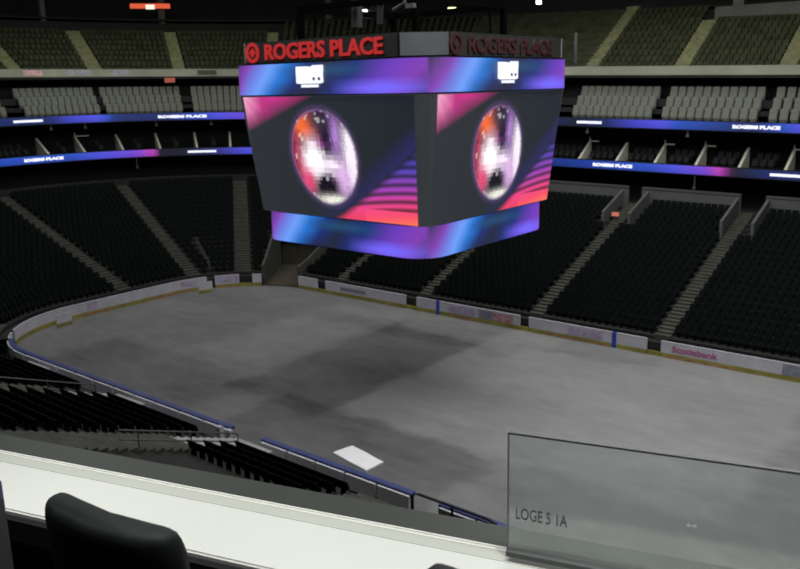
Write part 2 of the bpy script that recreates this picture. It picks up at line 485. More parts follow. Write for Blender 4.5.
board(th(155.5), th(229), 'long curved white board along the far end of the rink',
      [(th(163),th(172),.5,.95,M_adp), (sy(-2.5),sy(-3.4),.4,1.0,M_adp), (th(164),sy(2.5),.02,.22,M_ador), (sy(-1),sy(-4),.02,.2,M_ador)])
board(th(232.5), th(236.5), 'short curved white board at the left end between two gaps')
board(th(237.5), th(243), 'shortest white board at the near left corner of the rink')
board(th(244), near(-1.15), 'blue-capped near board seen from behind, left of the gap', far=False)
board(near(1.15), near(10.4), 'blue-capped near board seen from behind, right of the gap', far=False)
board(near(11.8), near(23), 'blue-capped near board mostly hidden by the white counter', far=False)
# sills in the gaps and the gates swung open onto the floor
for lab, a, bb in (('yellow sill across the right-hand far gap',10.5,9.65), ('yellow sill across the middle far gap',.65,0), ('yellow sill across the far gap under the scoreboard',-9.65,-10.65),
                   ('yellow sill across the far gap beside the tunnel board',-19.75,-20.65), ('yellow sill at the wide corner stairs',th(128.3),th(135.7))):
    m = MB(); strip(m, a, bb, 0, .09, 0, .3); tag(m.obj('gate_sill', M_yell), lab, 'sill', 'gate sills')
def gate(p0, p1, label, z1=1.0):
    root = thing('rink_gate', label, 'gate', p0)
    p0, p1 = Vector(p0), Vector(p1); x = (p1-p0); L_ = x.length; x.normalize(); y = Vector((-x.y, x.x, 0))
    m = MB(); m.box((p0+p1)/2+Vector((0,0,.29+(z1-.29)/2)), (L_, .07, z1-.29), (x, y, Vector((0,0,1)))); localize(root, m.obj('panel', M_white))
    m = MB(); m.box((p0+p1)/2+Vector((0,0,.15)), (L_, .08, .26), (x, y, Vector((0,0,1)))); localize(root, m.obj('kickplate', M_yell))
gate((-29.2,-6.8,0), (-29.35,-5.45,0), 'white gate swung open onto the floor at the left end')
gate((-28.9,6.4,0), (-28.5,7.6,0), 'white gate swung open onto the floor at the foot of the corner stairs')
# jambs at the players' gap on the near side
for x, lab in ((-1.5,'white gate post on the left of the near gap'), (-.75,'white gate post standing in the near gap')):
    m = MB(); m.box((x,-13.42,.6), (.3,.25,1.2)); tag(m.obj('gate_post', M_white, bevel=.02), lab, 'post')
# dark handrail beyond the end of the near boards
m = MB(); m.tube([(10.6,-13.22,.05),(10.6,-13.22,1.15),(10.9,-13.22,1.28),(12.6,-13.22,1.28),(14.3,-13.22,1.28),(14.65,-13.22,1.2),(14.8,-13.22,.95),(14.8,-13.22,.2)], .06, 8)
m.tube([(12.6,-13.22,.1),(12.6,-13.22,1.28)], .05, 8)
tag(m.obj('bench_rail', M_dark), 'dark bent handrail beyond the end of the near boards', 'handrail')
# white sheet lying on the floor
m = MB()
cs = [Vector((3.5,-10.55,0)), Vector((6.12,-11.05,0)), Vector((6.16,-9.85,0)), Vector((3.72,-9.35,0))]
G = 8
top = []
for j in range(G+1):
    for i in range(G+1):
        u, v = i/G, j/G
        p = (cs[0]*(1-u)+cs[1]*u)*(1-v)+(cs[3]*(1-u)+cs[2]*u)*v
        p.z = .09+.012*math.sin(9*u+4*v)+.01*math.sin(11*v)
        top.append(p)
m.add(top, [(j*(G+1)+i, j*(G+1)+i+1, (j+1)*(G+1)+i+1, (j+1)*(G+1)+i) for j in range(G) for i in range(G)])
edge = [i for i in range(G+1)]+[j*(G+1)+G for j in range(1,G+1)]+[G*(G+1)+i for i in range(G-1,-1,-1)]+[j*(G+1) for j in range(G-1,0,-1)]
o0 = len(m.v); m.v += [(m.v[i][0], m.v[i][1], .004) for i in edge]
for k in range(len(edge)):
    k2 = (k+1) % len(edge); m.f.append((edge[k], o0+k, o0+k2, edge[k2])); m.m.append(0)
m.f.append(tuple(o0+k for k in range(len(edge)))); m.m.append(0)
tag(m.obj('folded_sheet', mat('white_sheet_fabric', (.93,.93,.96), .7, .02, 3)), 'white folded sheet lying on the grey floor near the blue-capped boards', 'sheet')

# ------------------------------------------------------------------ ribbon boards, suites, club seats, upper deck
ZB2, ZT2, ZB1, ZT1 = 9.98, 10.66, 13.62, 14.30
DR = 18.0
SA, SB = 27, near(-14)
def pictured(o, fn):
    me = o.data; at = me.attributes.new('picture', 'FLOAT_COLOR', 'POINT')
    buf = []
    for v in me.vertices: buf += [*fn(v.co), 1.]
    at.data.foreach_set('color', buf)
M_led = emit('led_picture', None, 1., True)
M_led2 = emit('ribbon_led_picture', None, 1., True)
M_ledw = emit('led_white_lettering', (.86,.88,1.), 1.15)
def ramp(stops, x):
    if x >= stops[0][0]: return stops[0][1]
    for (a, ca), (b_, cb) in zip(stops, stops[1:]):
        if x >= b_:
            k = (x-b_)/(a-b_); return tuple(cb[i]+(ca[i]-cb[i])*k for i in range(3))
    return stops[-1][1]
navy, blu, vio, pur, mag, drk, ind = map(lin, [(18,38,100),(36,80,190),(82,84,226),(120,74,214),(196,66,190),(16,20,38),(60,66,190)])
R1 = [(27,vio),(13.5,vio),(12.2,blu),(10,navy),(6.5,(lin((28,66,150)))),(4,blu),(2.6,vio),(0,ind),(-2.3,navy),(-5.2,drk),(-9,navy),(-15,blu),
      (th(126),pur),(th(138),vio),(th(141),blu),(th(150),navy),(th(160),lin((20,45,112))),(th(161.5),blu),(th(164),vio),(th(170),ind),(th(174),navy),(sy(0),navy),(sy(-8),blu)]
R2 = [(27,navy),(11.5,navy),(8.7,drk),(8.3,lin((90,30,90))),(7.6,mag),(6.4,pur),(4,vio),(1.5,blu),(0,blu),(-5,lin((22,58,150))),(-12,navy),(-18,vio),
      (th(131),vio),(th(138.5),lin((50,50,120))),(th(146),drk),(th(151),drk),(th(152.5),mag),(th(156),pur),(th(163),vio),(th(171),blu),(sy(2),blu),(sy(-3),navy),(sy(-9),blu)]
def ribbon(name, label, z0, z1, stops):
    root = thing(name, label, 'LED ribbon board', P(0, DR, z0))
    ss = srange(SA, SB, .5)
    m = MB(); m.sweep([[P(s,DR,z0), P(s,DR,z1)] for s in ss], closed_profile=False)
    o = m.obj('led_strip', M_led2, recalc=False); 
    me = o.data; at = me.attributes.new('picture', 'FLOAT_COLOR', 'POINT'); buf = []
    for s in ss:
        c = ramp(stops, s)
        buf += [c[0]*.62, c[1]*.62, c[2]*.72, 1, *c, 1]
    at.data.foreach_set('color', buf); localize(root, o)
    m = MB(); m.sweep([[P(s,DR+.02,z0-.08), P(s,DR+.02,z1+.06), P(s,DR+.35,z1+.06), P(s,DR+.35,z0-.08)] for s in ss]); localize(root, m.obj('housing', M_dark))
    return root
rb1 = ribbon('ribbon_board', 'upper blue and violet LED ribbon running below the grey club seats', ZB1, ZT1, R1)
rb2 = ribbon('ribbon_board', 'lower blue, violet and magenta LED ribbon running above the black lower seats', ZB2, ZT2, R2)
def ribtext(root, s, z, w, h=.30, single=False):
    t, o, zz = frame(s, DR)
    c = P(s, DR, z)-o*.03
    if single:
        k = w/2/((plan(s+.5, DR)-plan(s-.5, DR)).length)
        m = MB(); m.sweep([[P(s_,DR-.03,z-h*.37), P(s_,DR-.03,z+h*.37), P(s_,DR-.01,z+h*.37), P(s_,DR-.01,z-h*.37)] for s_ in srange(s-k, s+k, .5)]); localize(root, m.obj('lit_text_line', M_ledw))
    else:
        # straight text set along the band
        o2 = text_obj('lit_lettering', 'ROGERS PLACE', .4, M_ledw, Matrix.Identity(4), .012, None, .034, w, h)
        k = 1/((plan(s+.5, DR)-plan(s-.5, DR)).length)
        for v in o2.data.vertices:
            q = P(s+v.co.x*k, DR, z+v.co.y); v.co = q-frame(s+v.co.x*k, DR)[1]*(.03+v.co.z)
        localize(root, o2)
zc1, zc2 = (ZB1+ZT1)/2, (ZB2+ZT2)/2
ribtext(rb1, -4.0, zc1, 2.4, single=True); ribtext(rb1, 10.2, zc1, 3.6)
ribtext(rb1, th(145.2), zc1, 5.2); ribtext(rb1, th(179.6), zc1, 3.1, single=True)
ribtext(rb2, -1.65, zc2, 3.7); ribtext(rb2, 13.1, zc2, 3.2, single=True)
ribtext(rb2, th(141.5), zc2, 3.1, single=True); ribtext(rb2, th(176.8), zc2, 4.3)
# slabs and walls between the ribbons
def slab(name, d0, d1, z0, z1, m, a=SA, b_=SB):
    mb = MB(); mb.sweep([[P(s,d0,z0), P(s,d0,z1), P(s,d1,z1), P(s,d1,z0)] for s in srange(a, b_, 1.2)])
    return struct(mb.obj(name, m))
slab('suite_floor', DR+.36, 24, 10.0, 10.45, M_dkconc)
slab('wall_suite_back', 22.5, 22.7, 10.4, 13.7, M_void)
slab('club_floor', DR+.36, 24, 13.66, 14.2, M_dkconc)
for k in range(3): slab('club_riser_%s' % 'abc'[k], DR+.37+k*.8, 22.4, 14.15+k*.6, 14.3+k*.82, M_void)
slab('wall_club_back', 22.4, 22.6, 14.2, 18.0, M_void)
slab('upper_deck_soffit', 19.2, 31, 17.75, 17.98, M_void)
slab('upper_deck_fascia', 19.0, 19.25, 17.98, 18.72, M_fascia)
# prints on the left half of the fascia
for k, (a0, a1, mm, lab) in enumerate(((177.6,173.6,M_adr,'red print on the cream upper fascia at far left'), (168.5,163.5,M_adg,'grey print on the cream upper fascia left of the second upper stairs'),
         (159,155,M_adg,'grey print on the cream upper fascia between the two upper stairs'), (141,137,M_aisle,'pale print on the cream upper fascia beside the scoreboard'))):
    m = MB(); m.sweep([[P(s,18.97,18.12), P(s,18.97,18.6), P(s,18.99,18.6), P(s,18.99,18.12)] for s in srange(th(a0), th(a1), .4)])
    tag(m.obj('fascia_banner', mm), lab, 'banner')
# suite dividers
order = ['first','second','third','fourth','fifth','sixth','seventh']
fins = [(-5.1,0),(-1.5,1),(2.0,2),(5.5,3),(9.0,4),(12.5,5)]
def divider(s, label, hook):
    root = thing('suite_divider', label, 'divider', P(s, DR+.4, 10.5), 'sloping dividers between the suites')
    t, o, zz = frame(s, DR+1)
    m = MB(); sec = []
    for d, z in ((DR+.4, 10.72), (DR+2.6, 12.15)):
        c = P(s, d, z); c0 = P(s, d, 10.42)
        sec.append([c0-t*.11, c0+t*.11, c+t*.11, c-t*.11])
    m.sweep(sec); localize(root, m.obj('panel', M_fin))
    if hook:
        m = MB(); m.tube([P(s, DR+2.5, 12.1), P(s, DR+2.5, 12.5)], .06, 6); m.tube([P(s, DR+2.4, 12.15), P(s+.9*(1), DR+2.5, 12.15)], .07, 6)
        localize(root, m.obj('rail', M_fin))
for s, k in fins: divider(s, 'pale sloping divider between the dark suites, %s to the right of the scoreboard' % order[k], k in (0,2,3,5))
for k, a in enumerate((135.1,142.4,150.4,158.5,166.9,174.8)): divider(th(a), 'pale sloping divider between the dark suites, %s to the left of the scoreboard' % order[k], k == 4)
divider(sy(1.2), 'pale sloping divider between the dark suites at the left edge', False)
FINS = [f[0] for f in fins]+[th(a) for a in (135.1,142.4,150.4,158.5,166.9,174.8)]+[sy(1.2)]
# seats in the suites (dark, hardly seen)
m = MB()
for k, s in enumerate(srange(26, th(182), .62)):
    if any(abs(s-f) < .75 for f in FINS): continue
    for r in range(2):
        p = P(s, DR+.9+r*1.2, 10.45+.4*r); t, o, z = frame(s, DR+1)
        if inview(p): seat_boxes(m, p, t, o, .46, .85)
tag(m.obj('suite_seats', M_void), 'dark seats standing in the suites between the two ribbons', 'seats', kind='stuff')
# small hanging fixtures under the ribbons
fx = [(-4.2,13.5,'first right of the scoreboard under the upper ribbon'),(4.8,13.5,'second right of the scoreboard under the upper ribbon'),(th(139),13.5,'first left of the scoreboard under the upper ribbon'),(th(151),13.5,'second left of the scoreboard under the upper ribbon'),
      (th(166.5),13.5,'third left of the scoreboard under the upper ribbon'),(th(174),13.5,'fourth left of the scoreboard under the upper ribbon'),(5.6,9.85,'under the magenta end of the lower ribbon right of the scoreboard'),(th(156),9.85,'under the violet lower ribbon above the corner stairs')]
for s, z, lab in fx:
    m = MB(); low = z < 11
    p = P(s, DR+.15, z)
    m.tube([p, p-Vector((0,0,.35 if not low else .9))], .05, 6); m.box(p-Vector((0,0,.4 if not low else 1.0)), (.22,.22,.22))
    tag(m.obj('hanging_speaker', M_steel), 'small grey fixture hanging '+lab, 'speaker', 'fixtures hanging under the ribbons')

# club seats: one mesh, copied seat by seat
m = MB(); z = Vector((0,0,1)); t = Vector((1,0,0)); o = Vector((0,1,0))
m.box(o*.60+z*.56, (.62,.15,1.06), (t, (o*.985-z*.12).normalized(), (z*.985+o*.12).normalized()))
m.box(o*.44+z*.42, (.58,.14,.50), (t, (o*.97-z*.2).normalized(), (z*.97+o*.2).normalized()))
m.box(o*.50+z*.12, (.40,.16,.24))
CM = m.mesh('club_seat', M_grey, bevel=.05)
blocks = [(13.9,10.75,'rightmost block, cut by the right edge'), (10.0,2.2,'second block right of the scoreboard'), (1.35,-6.1,'block just right of the scoreboard'),
          (th(132.0),th(142.7),'block just left of the scoreboard'), (th(144.9),th(161.2),'second block left of the scoreboard'),
          (th(162.4),th(178.6),'third block left of the scoreboard'), (sy(3.3),sy(-.5),'leftmost block, cut by the left edge')]
for a, bb, lab in blocks:
    for r in range(3):
        d = DR+.35+r*.8
        L_ = sum((plan(a+(bb-a)*(k+1)/20, d)-plan(a+(bb-a)*k/20, d)).length for k in range(20))
        n = int(L_/.655)
        for q in range(n):
            s = a+(bb-a)*(q+.5)/n
            p = P(s, d, 14.3+r*.82)
            if not inview(p, 30): continue
            t_, o_, z_ = frame(s, d)
            c = bpy.data.objects.new('club_seat', CM); COL.objects.link(c); c.location = p
            c.rotation_euler = (0,0,math.atan2(o_.y, o_.x)-PI/2+0)
            tag(c, 'grey club seat in the '+lab, 'seat', 'grey club seats, '+lab)
# upper deck
UD, UT, UZ, UR, UN = 19.9, .85, 18.45, .55, 11
b = MB(); prof = []
for s in srange(SA, SB, 1.2):
    r = [P(s, 19.1, 18.35)]
    for i in range(UN): r += [P(s, UD+UT*i, UZ+UR*i-.25), P(s, UD+UT*(i+1), UZ+UR*i-.25)]
    prof.append(r)
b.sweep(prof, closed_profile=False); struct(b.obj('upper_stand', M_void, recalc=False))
UA = [(11.5,1.3),(3.1,1.3),(-5.2,1.3),(th(126),1.3),(th(144.4),1.3),(th(161.4),1.5),(th(177.5),1.4)]
ulab = ['at the right edge of the upper deck','below the left end of the grey upper wall','just right of the scoreboard','behind the scoreboard','left of the scoreboard, first of the upper deck','left of the scoreboard, second of the upper deck','at the left edge of the upper deck']
for (s0, w), lab in zip(UA, ulab):
    m = MB()
    for i in range(8 if s0 < -14 else (8 if s0 > 3 else UN)):
        for h in (0,1):
            d = UD+UT*(i+h/2); t, o, zz = frame(s0, d)
            m.box(P(s0, d+UT/4, UZ+UR*(i+h/2)-.1), (w, UT/2+.01, .4), (t, o, zz))
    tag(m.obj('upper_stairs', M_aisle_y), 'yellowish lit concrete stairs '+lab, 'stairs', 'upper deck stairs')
m = MB()
for (a, wa), (bb, wb) in sections(UA, SB, SA):
    for i in range(8 if (a < -14 or bb > 2) else 10):
        d = UD+UT*i
        n = 30; pts = [a+(bb-a)*k/n for k in range(n+1)]
        L_ = sum((plan(pts[k+1], d)-plan(pts[k], d)).length for k in range(n))
        cnt = max(1, int((L_-wa/2-wb/2)/.54))
        for q in range(cnt):
            f = (wa/2+.05+(q+.5)*(L_-wa/2-wb/2-.1)/cnt)/L_
            s = a+(bb-a)*f
            p = P(s, d, UZ+UR*i-.25)
            if not inview(p): continue
            t, o, z = frame(s, d); seat_boxes(m, p, t, o, .46, .86)
tag(m.obj('upper_deck_seats', M_olive), 'rows of dark olive-lit seats in the upper deck', 'seats', kind='stuff')
du = UD+UT*UN
slab('wall_upper_back', du+6, du+6.2, 22, 36, M_void)
slab('upper_concourse_floor', du, du+6, UZ+UR*UN-.5, UZ+UR*UN-.3, M_void)
b = MB(); b.box((-15,5,36.5), (150,120,.5)); struct(b.obj('ceiling', M_void))
# grey parapet and pillar of the upper concourse, at the right
b = MB(); b.box((13.6,12.95+UD+UT*8+.2,23.15), (20.4,.3,1.05)); struct(b.obj('wall_upper_parapet', M_wall))
m = MB(); m.box((5.2,12.95+UD+UT*8+.9,24.9), (.9,.6,5.0)); tag(m.obj('pillar', M_wall), 'pale pillar standing behind the grey upper parapet', 'pillar')
# columns at the back of the upper deck, left
for a, lab in ((164.5,'thin grey column behind the upper deck at far left'), (145,'grey column behind the upper deck under the white lamp'), (117,'grey column behind the upper deck above the scoreboard lettering')):
    m = MB(); p = P(th(a), du+.5, 23.8); m.box(p+Vector((0,0,2.6)), (.55,.55,5.6)); tag(m.obj('column', M_wall), lab, 'column')
M_lamp = emit('lamp_white', (1,.97,.85), 6); M_lampy = emit('lamp_yellow', (.9,.9,.45), 2.5); M_red = emit('red_sign_glow', (.9,.12,.04), .8)
def lamp(p, label, mm, r=.28):
    root = thing('wall_lamp', label, 'lamp', p)
    p = Vector(p)
    m = MB(); m.tube([p+Vector((0,-.1,.25)), p+Vector((0,-.1,-.2))], r, 10); localize(root, m.obj('lens', mm))
    m = MB(); m.tube([p+Vector((0,.1,.6)), p+Vector((0,.1,.26))], r*1.2, 10); localize(root, m.obj('housing', M_dark))
lamp((-41.8,44.5,26.6), 'small white lamp high behind the scoreboard lettering', M_lamp, .36)
lamp((-28.4,44.5,25.9), 'yellowish lamp high above the scoreboard corner panel', M_lampy, .5)
lamp((-17.0,44.5,25.9), 'small white lamp high above the right scoreboard face', M_lamp, .28)
lamp((-7.3,44.5,25.9), 'small white lamp at the top edge right of the scoreboard', M_lamp, .28)

# ------------------------------------------------------------------ scoreboard
SBZ = 9.0
sb = thing('scoreboard', 'large four-sided hanging scoreboard with lit screens and red lettering', 'scoreboard', (0,0,SBZ))
def octa(h, c, seg=5, bulge=.55):
    """square of half size h with softened corners of cut c"""
    pts = []
    for k in range(4):
        a0 = -PI/2+k*PI/2
        for i in range(seg+1):
            a = a0+PI/2*i/seg
            cx, cy = [(h-c, -h+c), (h-c, h-c), (-h+c, h-c), (-h+c, -h+c)][k]
            pts.append((cx+c*math.cos(a), cy+c*math.sin(a)))
    return pts
def ringwall(mb, h, c, z0, z1, h1=None, seg=5, nsub=1, caps=True):
    A = octa(h, c, seg); B = octa(h1 or h, c, seg); n = len(A)
    vs = [(x, y, z0) for x, y in A]+[(x, y, z1) for x, y in B]
    fs = [(i, (i+1) % n, n+(i+1) % n, n+i) for i in range(n)]
    if caps: fs += [tuple(range(n-1,-1,-1)), tuple(range(n, 2*n))]
    mb.add(vs, fs)
# header (sign band) with grey corner panels
m = MB(); ringwall(m, 6.98, 1.75, 18.84, 19.9, seg=1); localize(sb, m.obj('sign_band', M_house))
for sx, sy_ in ((1,-1),(1,1),(-1,1),(-1,-1)):
    m = MB(); d = Vector((sx, sy_, 0)).normalized(); t = Vector((-d.y, d.x, 0))
    m.box(d*(6.98*1.41421-1.75*.7071+.05)+Vector((0,0,19.38)), (2.25,.08,1.02), (t, d, Vector((0,0,1)))); localize(sb, m.obj('corner_panel', M_panel))
# LED rings with their picture, built as fine grids
cornflower = lin((110,160,250)); az = lin((40,120,215)); deep = lin((28,48,120)); ink = lin((34,38,62)); violet = lin((110,60,190)); bright = lin((105,90,240)); plum = lin((72,58,98)); plumd = lin((66,54,92)); purple = lin((130,66,180)); teal = lin((34,80,120))
def mix(a, b_, k): k = min(1, max(0, k)); return tuple(a[i]+(b_[i]-a[i])*k for i in range(3))
def ringpic(u, v):
    """u 0..1 along a face, v 0..1 upwards"""
    w = u+.10*(v-.5)*(-1.0)            # slanted streak
    base = ramp([(1.01,plum),(.93,purple),(.82,violet),(.66,deep),(.50,ink),(.40,deep),(.30,az),(.22,cornflower),(.15,mix(violet,cornflower,.5)),(.09,purple),(.0,plumd)], w)
    c = base
    if .28 < u < .8: c = mix(c, teal, .8*max(0, 1-abs(v-.75)/.25)*min(1,(u-.28)/.15)*min(1,(.8-u)/.2))
    if u > .2 and u < .5: c = mix(c, ink, .8*max(0, 1-v*2.2)*min(1,(u-.2)/.15))
    g = max(0, 1-abs(u-.80)/.24)*max(0, 1-abs(v-.16)/.34)
    c = mix(c, lin((118,104,255)), min(1, 1.3*g))
    return c
def led_ring(name, h, c, z0, z1):
    A = octa(h, c, 8)
    # walk the outline densely
    dense = []
    n = len(A)
    for i in range(n):
        p, q = Vector(A[i]), Vector(A[(i+1) % n]); k = max(1, int((q-p).length/.16))
        for j in range(k): dense.append(p+(q-p)*j/k)
    nd = len(dense); H = 12
    vs = [(p.x, p.y, z0+(z1-z0)*j/H) for j in range(H+1) for p in dense]
    fs = [(j*nd+i, j*nd+(i+1) % nd, (j+1)*nd+(i+1) % nd, (j+1)*nd+i) for j in range(H) for i in range(nd)]
    m = MB(); m.add(vs, fs); o = m.obj(name, M_led)
    def col(co):
        x, y = co.x, co.y
        # face by the larger coordinate, u runs left to right seen from outside
        if abs(y) >= abs(x): u = (x/h+1)/2 if y < 0 else (-x/h+1)/2
        else: u = (y/h+1)/2 if x > 0 else (-y/h+1)/2
        return ringpic(u, (co.z-z0)/(z1-z0))
    pictured(o, col); localize(sb, o)
    m = MB(); ringwall(m, h-.05, c, z0-.05, z0+.01, seg=8); ringwall(m, h-.05, c, z1-.01, z1+.05, seg=8); localize(sb, m.obj('frame', M_dark)).parent = o
led_ring('upper_led_ring', 7.0, 1.75, 17.2, 18.76)
led_ring('lower_led_ring', 6.0, 1.55, 9.16, 10.78)
# main body: leaning faces
m = MB(); ringwall(m, 6.06, .78, 10.82, 17.15, h1=6.71, seg=3); localize(sb, m.obj('main_body', emit('grey_glow_body', lin((50,54,57)), 1.)))  # whole body given an added grey glow to lift it from black
# screens
pk = lin((238,96,176)); pkl = lin((255,180,215))
def screenpic(x, y, W, H):
    """x 0..W metres from the left, y 0..H upwards"""
    bg = lin((38,42,45)); c = mix(lin((44,48,52)), lin((30,36,44)), x/W)
    # pink glow in the upper left
    a = (x/W); bq = 1-y/H
    d = bq*1.0/.24+a*1.0/.36
    if d < 1.25:
        k = max(0, 1-d/1.25); fan = .92+.08*math.sin(14*math.atan2(bq*H+.3, a*W+.3))
        c = mix(c, mix(lin((205,56,140)), pkl, max(0, 1-a/.12)*max(0,1-bq/.3)), min(1, (k*1.9)**.8)*fan)
    # fan of lit stripes in the lower right
    rx = (W-x)/W; ry = y/H
    bound = .60*(1-rx/.50)**1.15 if rx < .50 else 0
    if ry < bound:
        q = ry/max(.02, bound)
        hue = ramp([(1.01,lin((54,48,128))),(.72,lin((96,72,190))),(.50,lin((170,70,190))),(.30,lin((240,70,140))),(.14,lin((250,80,110))),(0,lin((255,120,90)))], (ry/.60)+rx*.35)
        if rx > .3: hue = mix(hue, lin((225,50,100)), .6*max(0,1-ry/.12))
        arc = ry*H+.9*(rx*2.2)**1.7*(.45+ry)
        st = .5+.5*math.sin(arc*2*PI/.43)
        fade = min(1, (bound-ry)/.07)
        c = mix(c, hue, fade*(.12+.88*st) if ry > .10 else fade)
    elif rx < .62 and True:
        c = mix(c, lin((50,44,110)), max(0, .7-(ry-bound)*3.2)*max(0,(1-rx/.62))**.6)
    # mirror ball
    bx, by, R = .475*W, .505*H, 2.55
    dy = (y-by)/R; dx = (x-bx)/(R*.96)+.07*dy
    r = math.hypot(dx, dy)
    if r < 1.0:
        zc = math.sqrt(1-r*r)
        la = round(math.asin(max(-1,min(1,dy)))*11)/11; lo = round(math.atan2(dx, zc)*9)/9
        qx, qy = math.cos(la)*math.sin(lo), math.sin(la)
        h = math.sin(qx*127.1+qy*311.7)*43758.5; h -= math.floor(h)
        c2 = mix(lin((22,16,34)), lin((74,46,96)), h*h)
        def blob(ax, ay, sx, sy, col, k=1.0, rot=0.):
            nonlocal c2
            ex, ey = qx-ax, qy-ay
            ex, ey = ex*math.cos(rot)+ey*math.sin(rot), -ex*math.sin(rot)+ey*math.cos(rot)
            g = math.exp(-(ex/sx)**2-(ey/sy)**2)*(.75+.5*h)
            c2 = mix(c2, col, min(1, g*k))
        blob(-.75,-.1,.22,.6,lin((170,30,70)),1.1)
        blob(-.45,.62,.30,.22,lin((255,110,40)),1.5)
        blob(-.25,.35,.18,.2,lin((150,30,60)),.8)
        blob(.42,.42,.16,.45,lin((190,140,225)),.8)
        blob(.80,.0,.17,.60,lin((255,245,255)),1.8)
        blob(.45,-.45,.28,.35,lin((235,190,245)),1.2)
        blob(-.3,-.12,.27,.36,(1.3,1.2,1.3),1.9)
        blob(.1,-.15,.3,.16,(1.2,1.0,1.2),1.2)
        blob(-.55,-.5,.2,.25,lin((240,80,130)),1.2)
        blob(.02,.3,.15,.1,lin((200,60,190)),.8)
        blob(-.02,-.60,.34,.24,lin((18,14,28)),1.7)
        blob(.12,.45,.16,.40,lin((36,24,48)),1.3)
        blob(-.1,.72,.28,.18,lin((60,52,70)),.9)
        blob(.12,-.93,.45,.12,lin((240,240,225)),1.6)
        if r > .93: c2 = mix(c2, lin((150,110,170)), .55)
        if h > .96: c2 = mix(c2, (1,1,1), .35)
        c = mix(c, c2, min(1, (1.0-r)/.05))
    elif r < 1.1:
        c = mix(c, lin((90,70,120)), .5*(1.1-r)/.1)
    return c
NXg, NYg = 168, 92
def screen_mesh():
    W_, H_ = 11.9, 6.3
    vs = []; cols = []
    for j in range(NYg+1):
        v = j/NYg
        hp = 6.06+(6.71-6.06)*v+.03
        xr = 5.56+(5.95-5.56)*v; xl = -xr
        for i in range(NXg+1):
            u = i/NXg
            vs.append((xl+(xr-xl)*u, -hp, 10.86+(17.1-10.86)*v-SBZ))
            cols += [*screenpic(u*W_, v*H_, W_, H_), 1]
    fs = [(j*(NXg+1)+i, j*(NXg+1)+i+1, (j+1)*(NXg+1)+i+1, (j+1)*(NXg+1)+i) for j in range(NYg) for i in range(NXg)]
    m = MB(); m.add(vs, fs); me = m.mesh('screen', M_led, recalc=False)
    at = me.attributes.new('picture', 'FLOAT_COLOR', 'POINT'); at.data.foreach_set('color', cols)
    return me
SMH = screen_mesh()
for k in range(4):
    o = bpy.data.objects.new('screen', SMH); COL.objects.link(o); o.parent = sb
    o.rotation_euler = (0,0,k*PI/2)
    tag(o, 'lit screen showing a mirror ball')
# lettering and badges
M_redl = emit('red_sign_letters', lin((214,44,44)), .62); M_redd = emit('dim_red_sign_letters', lin((120,22,20)), .12)
for k in range(4):
    R = Matrix.Rotation(k*PI/2, 4, 'Z')
    mm = M_redl if k in (0,) else M_redd
    cen = .10 if k == 0 else -.1
    text_obj('lettering', 'ROGERS PLACE', 1, mm, R @ basis((cen+.25,-7.02,19.38), (1,0,0), (0,0,1)), .04, sb, .022, 8.05, .80)
    m = MB(); c0 = Vector((cen-4.75,-7.02,19.38)); n = 16
    # round emblem: ring with a solid core
    sec = []
    for i in range(n+1):
        a = i*2*PI/n
        sec.append([c0+Vector((math.cos(a)*r_*.52, y_, math.sin(a)*r_*.52)) for r_, y_ in ((1,-.04),(.66,-.04),(.66,.03),(1,.03))])
    m.sweep(sec, caps=False); m.box(c0, (.34,.06,.34), (Vector((.7,0,.7)), Vector((0,1,0)), Vector((-.7,0,.7))))
    o = m.obj('emblem', mm); o.data.transform(R); localize(sb, o)
    # white badge: stacked block letters above two thin lines
    bm_ = R @ basis((-.42,-7.09,18.06), (1,0,0), (0,0,1))
    m = MB()
    def q(x, y, w, h): m.add([bm_ @ Vector(v) for v in ((x-w/2,y-h/2,0),(x+w/2,y-h/2,0),(x+w/2,y+h/2,0),(x-w/2,y+h/2,0),(x-w/2,y-h/2,-.02),(x+w/2,y-h/2,-.02),(x+w/2,y+h/2,-.02),(x-w/2,y+h/2,-.02))],
        [(0,1,2,3),(4,7,6,5),(0,4,5,1),(1,5,6,2),(2,6,7,3),(3,7,4,0)])
    q(0,.10,1.9,.80); q(-.52,.37,.84,.30); q(.58,.38,.78,.36); q(0,-.28,1.62,.10); q(0,-.44,1.22,.14)
    bdg = localize(sb, m.obj('lit_badge', M_ledw))
    m = MB(); 
    pass
    for xx in (.32,.68):
        m = MB(); m.box(Vector((0,0,0)), (.14,.14,.02)); o = m.obj('badge_mark', M_dark); o.data.transform(bm_ @ Matrix.Translation((xx,-.10,.012))); localize(sb, o).parent = bdg
M_rig = mat('matt_black_rigging', (.0015,.0015,.0016), .95, .1, 2, spec=.02)
# rigging above
for x, y in ((-3.5,-3.5),(3.5,-3.5),(3.5,3.5),(-3.5,3.5)):
    m = MB(); m.tube([(x,y,20.0),(x*.8,y*.8,36.2)], .06, 6); localize(sb, m.obj('hoist_cable', M_rig))
m = MB()
for a in ((-4,-4),(4,-4),(4,4),(-4,4)):
    m.box((a[0],a[1],20.9), (.3,.3,1.8))
for k in range(2):
    m.box((0,(-4,4)[k],21.7), (8,.25,.3)); m.box(((-4,4)[k],0,21.7), (.25,8,.3))
localize(sb, m.obj('rigging_frame', M_rig))
for x, y, r in ((-.6,-3.2,.30),(1.6,-3.9,.16)):
    m = MB(); m.tube([(x,y,20.6),(x+.3,y,24.5)], r, 8); localize(sb, m.obj('cable_loom', M_house))
m = MB(); m.box((6.9,7.1,19.4), (.12,.12,1.7)); localize(sb, m.obj('corner_pole', M_steel))
